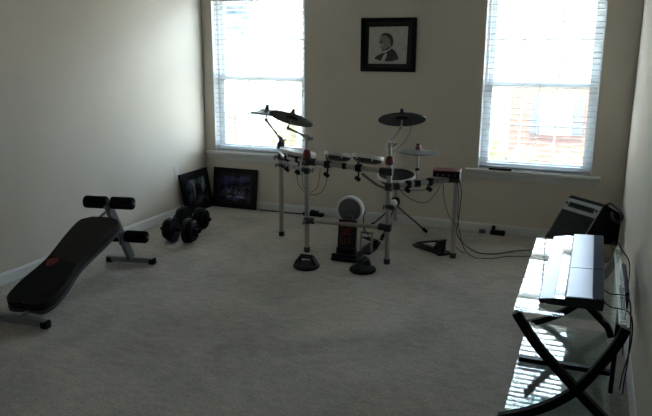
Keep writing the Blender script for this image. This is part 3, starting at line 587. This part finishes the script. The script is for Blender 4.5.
# red upright lettering: angular strokes down the board
b = BM()
strokes = [((-0.045, 0.245), (0.025, 0.250)), ((-0.045, 0.245), (-0.045, 0.205)), ((0.025, 0.25), (0.025, 0.212)), ((-0.045, 0.205), (-0.01, 0.225)), ((-0.01, 0.225), (0.025, 0.212)),
           ((-0.045, 0.185), (0.025, 0.195)), ((0.025, 0.195), (-0.045, 0.150)), ((-0.045, 0.150), (0.025, 0.160)), ((-0.045, 0.130), (-0.045, 0.085)), ((-0.045, 0.085), (0.025, 0.095)), ((0.025, 0.095), (0.025, 0.135)), ((-0.01, 0.09), (-0.01, 0.125))]
for (ax_, az), (cx_, cz) in strokes:
    a = Vector((ax_, -0.0182, az)); c = Vector((cx_, -0.0182, cz)); d = c-a
    box(b, (d.length+0.01, 0.001, 0.011), (a+c)/2, Matrix.Rotation(-math.atan2(d.z, d.x), 3, 'Y'))
b.transform(mtilt); o = obj('red_lettering', b, 'red_print', board)
mk = T(1.885, -1.06, 0.350) @ Euler((math.radians(86), 0, math.radians(8))).to_matrix().to_4x4()
b = BM(); lathe(b, [(0.086, 0.014), (0.101, 0.016), (0.104, 0.0), (0.102, -0.05), (0.094, -0.055), (0.086, -0.05), (0.086, 0.014)], 40, mk); obj('hoop', b, 'rim', t)
b = BM(); lathe(b, [(0, 0.010), (0.03, 0.011), (0.032, 0.008), (0.06, 0.009), (0.087, 0.010), (0.087, -0.045), (0, -0.045)], 40, mk); o = obj('pad_face', b, 'mesh_head', t); o['label'] = 'dark grey round face'
b = BM(); box(b, (0.05, 0.03, 0.10), (1.90, -1.10, 0.27), None, 0.004); obj('pad_bracket', b, 'steel', t)

# kick pedal behind the tower
t = thing('kick_pedal', 'black metal kick pedal on the carpet behind the kick pad tower', 'drum pedal', (1.98, -0.93, 0))
b = BM(); prism(b, [(-0.045, -0.09), (0.055, -0.09), (0.06, 0.06), (0.04, 0.22), (-0.04, 0.22), (-0.05, 0.06)], 0.012, T(1.985, -0.93, 0.003), 0.003); obj('base_plate', b, 'plastic', t)
for s in (-0.035, 0.05):
    b = BM(); tube(b, [(1.985+s, -0.98, 0.012), (1.985+s, -0.975, 0.09), (1.985+s*0.95, -0.97, 0.165)], 0.009, 10, 4); obj('upright', b, 'alu', t)
b = BM(); cyl(b, (1.945, -0.97, 0.16), (2.045, -0.97, 0.16), 0.008, 10); obj('axle', b, 'steel', t)
b = BM(); cyl(b, (1.97, -0.97, 0.16), (1.955, -0.945, 0.30), 0.005, 8); ball(b, (1.955, -0.945, 0.31), (0.022, 0.03, 0.022)); obj('beater', b, 'steel', t)
b = BM(); box(b, (0.085, 0.26, 0.010), (1.99, -0.84, 0.07), Matrix.Rotation(math.radians(-22), 3, 'X'), 0.003); obj('footboard', b, 'plastic', t)
b = BM(); box(b, (0.03, 0.012, 0.07), (2.04, -0.90, 0.06), None, 0.005); obj('side_bracket', b, 'plastic', t)

# hi-hat controller pedal
t = thing('hihat_pedal', 'black wedge shaped foot pedal lying by the right rack post', 'drum pedal', (2.44, -0.73, 0))
hd = Vector((2.585, -0.80, 0)); tl = Vector((2.29, -0.63, 0)); dv = (hd-tl); Lp = dv.length; an = math.atan2(dv.y, dv.x)
mh = T(*tl) @ Matrix.Rotation(an, 4, 'Z')
b = BM()
prism(b, [(0, -0.03), (0.04, -0.05), (Lp-0.03, -0.055), (Lp, -0.03), (Lp, 0.03), (Lp-0.03, 0.055), (0.04, 0.05), (0, 0.03)], 0.016, mh @ T(0, 0, 0.003), 0.004); obj('base_plate', b, 'plastic', t)
b = BM(); ribbon(b, [mh @ Vector((0.0, 0.035, 0.018)), mh @ Vector((0.12, 0.038, 0.055)), mh @ Vector((Lp*0.78, 0.04, 0.095))], 0.012, 0.055, mh.to_3x3() @ Vector((-0.25, 0, 1)), 4); obj('footboard', b, 'plastic', t)
b = BM(); box(b, (0.030, 0.09, 0.095), mh @ Vector((Lp*0.78, 0.0, 0.055)), Matrix.Rotation(an, 3, 'Z'), 0.006); obj('upright_frame', b, 'plastic', t)
b = BM(); torus(b, 0.038, 0.013, mh @ T(Lp-0.045, -0.05, 0.045) @ Matrix.Rotation(PI/2, 4, 'X'), 24, 8); obj('side_loop', b, 'plastic', t)
b = BM(); box(b, (0.16, 0.012, 0.03), mh @ Vector((0.18, -0.048, 0.03)), Matrix.Rotation(an, 3, 'Z'), 0.004); obj('side_rail', b, 'plastic', t)

# push-up handles on turntable bases
def pushup(label, loc, rz, m1='plastic'):
    t = thing('pushup_handle', label, 'push-up handle', (0, 0, 0), 'push-up handles on the carpet')
    b = BM(); lathe(b, [(0, 0), (0.088, 0), (0.094, 0.006), (0.094, 0.018), (0.086, 0.026), (0.05, 0.030), (0, 0.031)], 40); obj('round_base', b, 'rubber', t)
    b = BM(); ribbon(b, [(-0.078, 0, 0.020), (-0.070, 0, 0.040), (-0.050, 0, 0.066), (-0.036, 0, 0.078), (0.036, 0, 0.078), (0.050, 0, 0.066), (0.070, 0, 0.040), (0.078, 0, 0.020)], 0.05, 0.016, (0, 1, 0), 5); obj('arch', b, m1, t)
    b = BM(); cyl(b, (-0.048, 0, 0.080), (0.048, 0, 0.080), 0.0165, 18, 0.006); obj('grip', b, 'rubber', t)
    b = BM()
    for k in range(2):
        s = -1 if k else 1; prism(b, [(-0.022, 0.03), (0.022, 0.03), (0.012, 0.082), (-0.012, 0.082)], 0.012, T(0.046*s-0.006, 0, 0) @ Matrix(((0, 0, 1, 0), (1, 0, 0, 0), (0, 1, 0, 0), (0, 0, 0, 1))), 0.003)
    obj('handle_cheek', b, m1, t)
    t.location = loc; t.rotation_euler = (0, 0, rz); return t
h0 = pushup('black arched push-up handle, the left one, its pale gap showing under the grip', (1.707, -1.468, 0.001), 0.05)
dup(h0, (2.105, -1.392, 0.001), (0, 0, PI/2-0.12), 'black push-up handle turned end-on, the right one, beside the kick pad base', 'push-up handles on the carpet')

# ------------------------------------------------------------------ cables
def cable(label, pts, r=0.004, m='cable', n=8, name='cable', g=None):
    b = BM(); tube(b, pts, r, 8, n); o = obj(name, b, m, None, pts[0]); return tag(o, label, 'cable', g)
cable('black cable looping from the drum module down to the carpet and toward the amplifier', [(2.655, -0.865, 0.60), (2.672, -0.85, 0.50), (2.645, -0.75, 0.30), (2.60, -0.55, 0.12), (2.62, -0.42, 0.012), (2.70, -0.55, 0.006), (2.80, -0.66, 0.006), (2.92, -0.63, 0.006), (3.05, -0.50, 0.006), (3.22, -0.38, 0.006), (3.34, -0.30, 0.006)])
cable('second black cable hanging beside the right rack post and crossing the carpet', [(2.640, -0.885, 0.60), (2.66, -0.885, 0.50), (2.66, -0.86, 0.30), (2.70, -0.80, 0.08), (2.78, -0.78, 0.006), (2.90, -0.76, 0.006), (3.02, -0.66, 0.006), (3.16, -0.60, 0.006), (3.3, -0.52, 0.006)], 0.003)
cable('thin cable winding down around the right rack post', [(2.55, -0.93, 0.60), (2.56, -0.90, 0.45), (2.60, -0.89, 0.33), (2.655, -0.87, 0.24), (2.61, -0.82, 0.16), (2.64, -0.76, 0.06), (2.70, -0.72, 0.006)], 0.003, 'cable_grey')
cable('thin grey cable loop sagging below the front bar at left', [(1.50, -1.07, 0.60), (1.51, -1.08, 0.52), (1.56, -1.10, 0.455), (1.64, -1.09, 0.455), (1.70, -1.10, 0.52), (1.735, -1.12, 0.66)], 0.0028, 'cable_grey')
cable('thin cable hanging in a second loop left of the front left post', [(1.42, -1.0, 0.60), (1.45, -1.02, 0.50), (1.53, -1.05, 0.45), (1.62, -1.06, 0.50), (1.67, -1.12, 0.66)], 0.0025, 'cable_grey')
cable('thin grey cable drooping below the right wing bar', [(2.27, -1.12, 0.56), (2.34, -1.07, 0.48), (2.44, -1.0, 0.44), (2.50, -0.95, 0.50), (2.54, -0.92, 0.59)], 0.0028, 'cable_grey')
cable('thin grey cable running along under the right wing bar', [(2.25, -1.14, 0.55), (2.36, -1.05, 0.535), (2.46, -0.98, 0.54), (2.53, -0.93, 0.585)], 0.0028, 'cable_grey')
cable('thin cable dangling from the highest cymbal to its arm', [(2.36, -1.14, 1.025), (2.345, -1.15, 0.95), (2.30, -1.16, 0.88), (2.24, -1.17, 0.82)], 0.0022, 'cable_grey')
cable('thin cable dangling from the edge-on cymbal at the far left', [(1.10, -0.83, 0.99), (1.11, -0.83, 0.90), (1.14, -0.82, 0.80), (1.17, -0.80, 0.72)], 0.0022, 'cable_grey')
cable('black cable lying along the back baseboard from the leaning frame to the power strip', [(0.60, -0.05, 0.006), (0.75, -0.05, 0.006), (0.92, -0.055, 0.006), (1.07, -0.055, 0.010)], 0.006)
cable('thin cable between the snare stand and the front right post', [(2.19, -1.14, 0.26), (2.14, -0.95, 0.16), (2.10, -0.8, 0.10), (2.03, -0.95, 0.10), (1.99, -1.06, 0.25)], 0.0025, 'cable_grey')

t = thing('power_strip', 'small black power strip with plugs on the carpet at the back baseboard', 'power strip', (1.16, -0.055, 0))
b = BM(); bx(b, 1.07, 1.27, -0.08, -0.03, 0.001, 0.032, 0.006); obj('housing', b, 'plastic', t)
for x, h in ((1.16, 0.055), (1.20, 0.05)):
    b = BM(); bx(b, x-0.018, x+0.018, -0.075, -0.035, 0.032, h, 0.004); obj('plug', b, 'plastic', t)
t = thing('power_adapter', 'black power adapter with upright plug on the carpet under the right window', 'power adapter', (2.86, -0.05, 0))
b = BM(); bx(b, 2.795, 2.915, -0.085, -0.035, 0.001, 0.038, 0.006); obj('housing', b, 'plastic', t)
b = BM(); bx(b, 2.805, 2.835, -0.078, -0.045, 0.038, 0.078, 0.005); obj('plug', b, 'plastic', t)
b = BM(); bx(b, 2.70, 2.755, -0.07, -0.03, 0.001, 0.035, 0.006); o = obj('charger_block', b, 'steel', None, (2.727, -0.05, 0)); tag(o, 'small dark charger block left of the upright adapter at the baseboard', 'charger')
b = BM(); bx(b, 2.745, 2.93, -0.042, -0.010, WZ0+0.0005, WZ0+0.016, 0.004); o = obj('sill_strip', b, 'plastic', None, (2.84, -0.026, WZ0)); tag(o, 'slim black strip lying on the right window sill', 'dark_strip')  # plain dark strip lying along the sill

# ------------------------------------------------------------------ amplifier
t = thing('guitar_amplifier', 'black slanted combo amplifier with silver knob panel in the right corner', 'amplifier', (3.45, -0.6, 0))
th = 0.80; nrm = Vector((-math.sin(th), -math.cos(th), 0)); aw = Vector((math.cos(th), -math.sin(th), 0)); Wd = 0.355
O = Vector((3.192, -0.58, 0.012))          # front lower left corner
ma = Matrix(((-nrm.x, 0, aw.x, O.x), (-nrm.y, 0, aw.y, O.y), (0, 1, 0, O.z), (0, 0, 0, 1)))   # local x = depth, y = up, z = width
sl = 0.287/0.435
cab = [(0, 0), (0.287, 0.435), (0.305, 0.444), (0.465, 0.36), (0.455, 0.0)]
b = BM(); prism(b, cab, Wd, ma, 0.008); obj('cabinet', b, 'tolex', t)
fr_up = Vector((0.287, 0.435, 0)).normalized(); fn = Vector((-fr_up.y, fr_up.x, 0)); Lf = Vector((0.287, 0.435, 0)).length
mf = ma @ Matrix(((0, fr_up.x, fn.x, 0), (0, fr_up.y, fn.y, 0), (1, 0, 0, 0), (0, 0, 0, 1)))     # local x = across, y = up the front, z = out
def fbox(bm, x0, x1, y0, y1, z0, z1, bev=0.002):
    q = BM(); bx(q, x0, x1, y0, y1, z0, z1, bev); q.transform(mf); me = bpy.data.meshes.new('tmp'); q.to_mesh(me); q.free(); bm.from_mesh(me); bpy.data.meshes.remove(me)
b = BM(); fbox(b, 0.012, Wd-0.012, Lf-0.10, Lf-0.012, -0.002, 0.006); pn = obj('control_panel', b, 'amp_panel', t)
b = BM(); fbox(b, 0.05, Wd-0.05, Lf-0.080, Lf-0.040, 0.006, 0.0075, 0); obj('knob_strip', b, 'plastic', pn)
for k in range(6):
    b = BM(); p = mf @ Vector((0.085+k*0.037, Lf-0.055, 0.0075)); q = mf @ Vector((0.085+k*0.037, Lf-0.055, 0.022)); cyl(b, p, q, 0.013, 14, 0.003); obj('knob', b, 'plastic', pn)
for k in range(2):
    b = BM(); p = mf @ Vector((0.03+k*0.295, Lf-0.055, 0.006)); q = mf @ Vector((0.03+k*0.295, Lf-0.055, 0.012)); cyl(b, p, q, 0.009, 12); obj('input_jack', b, 'plastic', pn)
b = BM(); fbox(b, 0.015, Wd-0.015, 0.015, Lf-0.108, -0.001, 0.005); gr = obj('speaker_grille', b, 'amp_cloth', t)
b = BM(); fbox(b, 0.006, 0.015, 0.01, Lf-0.01, -0.001, 0.009); fbox(b, Wd-0.012, Wd-0.006, 0.01, Lf-0.01, -0.001, 0.007); fbox(b, 0.006, Wd-0.006, Lf-0.108, Lf-0.100, -0.001, 0.009); obj('front_trim', b, 'amp_panel', t)
b = BM()
q = BM(); torus(q, 0.024, 0.0025, mf @ T(Wd-0.085, Lf-0.15, 0.006) @ Matrix.Diagonal((1.7, 0.75, 1, 1)), 24, 6); me = bpy.data.meshes.new('tmp'); q.to_mesh(me); q.free(); b.from_mesh(me); bpy.data.meshes.remove(me)
fbox(b, Wd-0.115, Wd-0.055, Lf-0.1515, Lf-0.1485, 0.004, 0.007, 0); obj('badge', b, 'plastic', gr)
for dx in (0.05, 0.36):
    for dz in (0.04, Wd-0.04):
        b = BM(); p = ma @ Vector((dx, 0, dz)); cyl(b, (p.x, p.y, 0.0), (p.x, p.y, 0.014), 0.014, 12); obj('rubber_foot', b, 'rubber', t)
cable('black coiled cable resting on top of the amplifier against the right wall', [ma @ Vector((0.36, 0.42, 0.30)), ma @ Vector((0.37, 0.44, 0.33)), Vector((3.735, -0.62, 0.43)), Vector((3.755, -0.66, 0.415)), Vector((3.765, -0.70, 0.39)), Vector((3.745, -0.72, 0.36)), Vector((3.71, -0.70, 0.375)), Vector((3.70, -0.64, 0.405))], 0.010, 'cable')

# ------------------------------------------------------------------ glass table
x0, x1, y0, y1, zt, zs = 3.288, 3.706, -3.052, -1.93, 0.52, 0.050
t = thing('glass_table', 'low two tier glass table with black crossed legs along the right wall', 'table', (3.5, -2.5, 0))
b = BM(); bx(b, x0, x1, y0, y1, zt-0.008, zt, 0.0015); obj('glass_top', b, 'tglass', t)
b = BM(); bx(b, x0-0.012, x1-0.02, y0+0.040, y1-0.065, zs-0.007, zs, 0.0015); obj('glass_shelf', b, 'tglass', t)
for y in (y0+0.022, y1-0.045):
    b = BM(); ribbon(b, [(x0+0.010, y, zt-0.024), (3.394, y, 0.364), (3.552, y, 0.206), (3.645, y, 0.118), (3.690, y, 0.072), (x1+0.004, y, 0.02)], 0.032, 0.034, (0, 1, 0), 6); obj('crossed_leg', b, 'wood_black', t)
    b = BM(); ribbon(b, [(x1-0.004, y-0.003, zt-0.024), (3.681, y-0.003, 0.433), (3.627, y-0.003, 0.330), (3.552, y-0.003, 0.212), (3.455, y-0.003, 0.122), (3.36, y-0.003, 0.065), (3.262, y-0.003, 0.020)], 0.032, 0.034, (0, 1, 0), 6); obj('crossed_leg', b, 'wood_black', t)
    for x in (x0+0.012, x1-0.012):
        b = BM(); cyl(b, (x, y, zt-0.030), (x, y, zt-0.008), 0.011, 16); cyl(b, (x, y, zt), (x, y, zt+0.003), 0.009, 16, 0.001); obj('glass_clip', b, 'chrome', t)
b = BM(); bx(b, x0-0.002, x1+0.004, -2.53, -2.495, zs+0.0005, zs+0.024, 0.003); obj('shelf_rail', b, 'wood_black', t)
b = BM(); bx(b, x1-0.016, x1+0.004, -2.60, -2.56, 0.0, zt-0.009, 0.003); obj('middle_post', b, 'wood_black', t)
b = BM(); bx(b, x1-0.028, x1-0.018, y0+0.05, y1-0.07, zt-0.028, zt-0.010, 0.002); obj('side_rail', b, 'chrome', t)

# keyboard on the table
t = thing('electronic_keyboard', 'long black electronic keyboard with shiny panels lying on the glass table top', 'keyboard', (3.5, -2.45, zt))
ky0, ky1 = -2.955, -1.945; xl, xr = 3.374, 3.622
prof = [(xl+0.010, zt+0.001), (xl, zt+0.014), (xl+0.002, zt+0.018), (xl+0.060, zt+0.027), (xl+0.098, zt+0.0275), (xl+0.104, zt+0.040), (xr-0.002, zt+0.047), (xr, zt+0.044), (xr-0.004, zt+0.001)]
mkb = Matrix(((1, 0, 0, 0), (0, 0, 1, ky0), (0, 1, 0, 0), (0, 0, 0, 1)))
b = BM(); prism(b, prof, ky1-ky0, mkb, 0.0012); obj('body', b, 'kbd', t)
sl_ = math.atan2(0.009, 0.058); ym = -2.555
b = BM(); box(b, (0.056, ky1-ky0-0.008, 0.002), (xl+0.031, (ky0+ky1)/2, zt+0.0232), Matrix.Rotation(-sl_, 3, 'Y'), 0.0006); obj('front_lid', b, 'kbd_satin', t)
b = BM(); bx(b, xl+0.062, xl+0.099, ky0+0.004, ky1-0.004, zt+0.0275, zt+0.030, 0.0006); obj('control_strip', b, 'kbd_gloss', t)
slope = math.atan2(0.007, xr-xl-0.106)
for ya, yb in ((ky0+0.004, ym-0.003), (ym+0.003, ky1-0.004)):
    for xa, xb, m_, nm in ((xl+0.106, xr-0.047, 'kbd_satin', 'top_panel'), (xr-0.045, xr-0.003, 'grille', 'speaker_cover')):
        b = BM(); zc = zt+0.040+((xa+xb)/2-xl-0.104)*math.tan(slope)+0.0012
        box(b, (xb-xa, yb-ya, 0.003), ((xa+xb)/2, (ya+yb)/2, zc), Matrix.Rotation(-slope, 3, 'Y'), 0.0008); obj(nm, b, m_, t)
cable('black cord crossing the glass table near its front edge', [(3.618, -2.885, zt+0.02), (3.65, -2.905, zt+0.005), (3.705, -2.925, zt+0.006), (3.728, -2.95, 0.49), (3.735, -2.90, 0.36), (3.73, -2.75, 0.18), (3.735, -2.6, 0.03)], 0.003)
cable('second black cord crossing the glass table, farther from its front edge', [(3.618, -2.735, zt+0.02), (3.65, -2.745, zt+0.005), (3.705, -2.745, zt+0.006), (3.728, -2.78, 0.49), (3.735, -2.86, 0.34), (3.735, -2.8, 0.15), (3.75, -2.6, 0.01)], 0.003)
cable('black cord arching over the rear right corner of the glass table', [(3.66, -1.96, zt+0.004), (3.69, -1.95, zt+0.025), (3.715, -2.0, zt-0.005), (3.755, -2.06, 0.46), (3.757, -2.1, 0.30), (3.76, -2.2, 0.02)], 0.003)
t = thing('power_strip', 'long flat black strip hanging between the glass table and the right wall', 'power strip', (3.74, -2.2, 0.3), 'black strips')  # plain black bar filling the gap between table and wall
b = BM(); box(b, (0.024, 0.46, 0.085), (3.732, -2.21, 0.395), None, 0.006); obj('housing', b, 'plastic', t)
b = BM(); tube(b, [(3.732, -1.99, 0.41), (3.732, -1.95, 0.43), (3.735, -1.93, 0.36), (3.74, -1.95, 0.02)], 0.004, 8, 5); obj('cord', b, 'cable', t)

# ------------------------------------------------------------------ outdoors, across the street
GZ = -2.6
b = BM(); bx(b, -45, 45, 0.6, 70, GZ-0.3, GZ); o = struct('ground', b, 'lawn')
b = BM(); bx(b, -45, 45, 6.0, 12.5, GZ, GZ+0.02); struct('street', b, mat('asphalt', (0.30, 0.29, 0.27), 0.9))
def house(name, label, X0, X1, Y0, brick_x, win, eave=3.4, ridge=6.0):
    t = thing(name, label, 'house', ((X0+X1)/2, Y0, GZ), 'houses across the street')
    b = BM(); bx(b, X0, X1, Y0, Y0+8, GZ, eave); obj('wall', b, 'siding', t)
    b = BM(); prism(b, [(Y0-0.5, eave-0.05), (Y0+4, ridge), (Y0+8.5, eave-0.05)], X1-X0+0.8, Matrix(((0, 0, 1, X0-0.4), (1, 0, 0, 0), (0, 1, 0, 0), (0, 0, 0, 1)))); obj('roof', b, 'roof', t)
    if brick_x:
        b = BM(); bx(b, brick_x[0], brick_x[1], Y0-0.15, Y0, GZ, 0.45); obj('brick_front', b, 'brick', t)
    for (wx, wz, ww, wh, sh, yy) in win:
        b = BM(); bx(b, wx-ww/2-0.08, wx+ww/2+0.08, yy-0.06, yy, wz-0.08, wz+wh+0.08); f = obj('window', b, 'house_trim', t)
        b = BM(); bx(b, wx-ww/2, wx-0.03, yy-0.07, yy-0.06, wz, wz+wh/2-.03); bx(b, wx+0.03, wx+ww/2, yy-0.07, yy-0.06, wz, wz+wh/2-.03); bx(b, wx-ww/2, wx-0.03, yy-0.07, yy-0.06, wz+wh/2+.03, wz+wh); bx(b, wx+0.03, wx+ww/2, yy-0.07, yy-0.06, wz+wh/2+.03, wz+wh); obj('pane', b, 'house_glass', f)
        if sh:
            for s in (-1, 1):
                b = BM(); bx(b, wx+s*(ww/2+0.26)-0.16, wx+s*(ww/2+0.26)+0.16, yy-0.05, yy, wz-0.08, wz+wh+0.08); obj('shutter', b, 'shutter', t)
house('brick_house', 'pale house with a brick front and blue shutters seen through the right window', -0.9, 8.5, 18, (0.9, 6.2), [(2.4, -1.15, 0.85, 1.15, True, 17.85), (5.0, -1.15, 0.85, 1.15, True, 17.85)])
house('siding_house', 'pale sided house seen through the left window', -13.5, -3.2, 19, None, [(-9.2, -1.2, 1.0, 1.4, False, 19.0)], 3.0, 5.6)
t = bpy.data.objects['siding_house']; b = BM(); bx(b, -11.2, -10.3, 18.92, 19.0, GZ+0.1, -1.15); o = obj('front_door', b, 'car_red', t); o['label'] = 'red front door'
def shrub(label, c, s):
    b = BM()
    for k in range(9):
        a = random.random()*2*PI; r = random.random()*0.55
        ball(b, (c[0]+s[0]*r*math.cos(a), c[1]+s[1]*r*math.sin(a), GZ+s[2]*(0.45+0.45*random.random())), (s[0]*0.5, s[1]*0.5, s[2]*0.5), 2)
    for v in b.verts: v.co += Vector((random.uniform(-1, 1), random.uniform(-1, 1), random.uniform(-1, 1)))*0.05
    for v in b.verts: v.co.z = max(v.co.z, GZ)
    tag(obj('shrub', b, 'bush', None, (c[0], c[1], GZ)), label, 'shrub', 'shrubs before the brick house')
shrub('yellow green shrub at the left of the brick front, right window', (0.55, 16.6), (0.55, 0.5, 1.0))
shrub('yellow green shrub below the shuttered window, right window', (1.55, 16.5), (0.6, 0.5, 0.85))
shrub('yellow green shrub right of the shuttered window, right window', (2.9, 16.6), (0.6, 0.5, 0.75))
shrub('green shrub at the right side of the left window', (-7.0, 16.8), (0.6, 0.5, 1.15))
t = thing('sky_patch_tree', 'pale blue crown added in place of a sky patch at the top of the left window', 'sky_patch_tree', (-9.0, 16.8, GZ))  # crown and trunk added in place of a blue patch of sky
b = BM(); cyl(b, (-9.0, 16.8, GZ), (-9.0, 16.8, 2.2), 0.045, 10); obj('trunk', b, 'house_trim', t)
b = BM()
for k in range(16):
    a = random.random()*2*PI; r = random.random()*0.45; ball(b, (-9.0+r*math.cos(a), 16.8+r*math.sin(a), 2.2+1.5*random.random()), (0.4, 0.4, 0.42), 2)
for v in b.verts: v.co += Vector((random.uniform(-1, 1), random.uniform(-1, 1), random.uniform(-1, 1)))*0.05
obj('crown', b, 'sky_patch_tree', t)
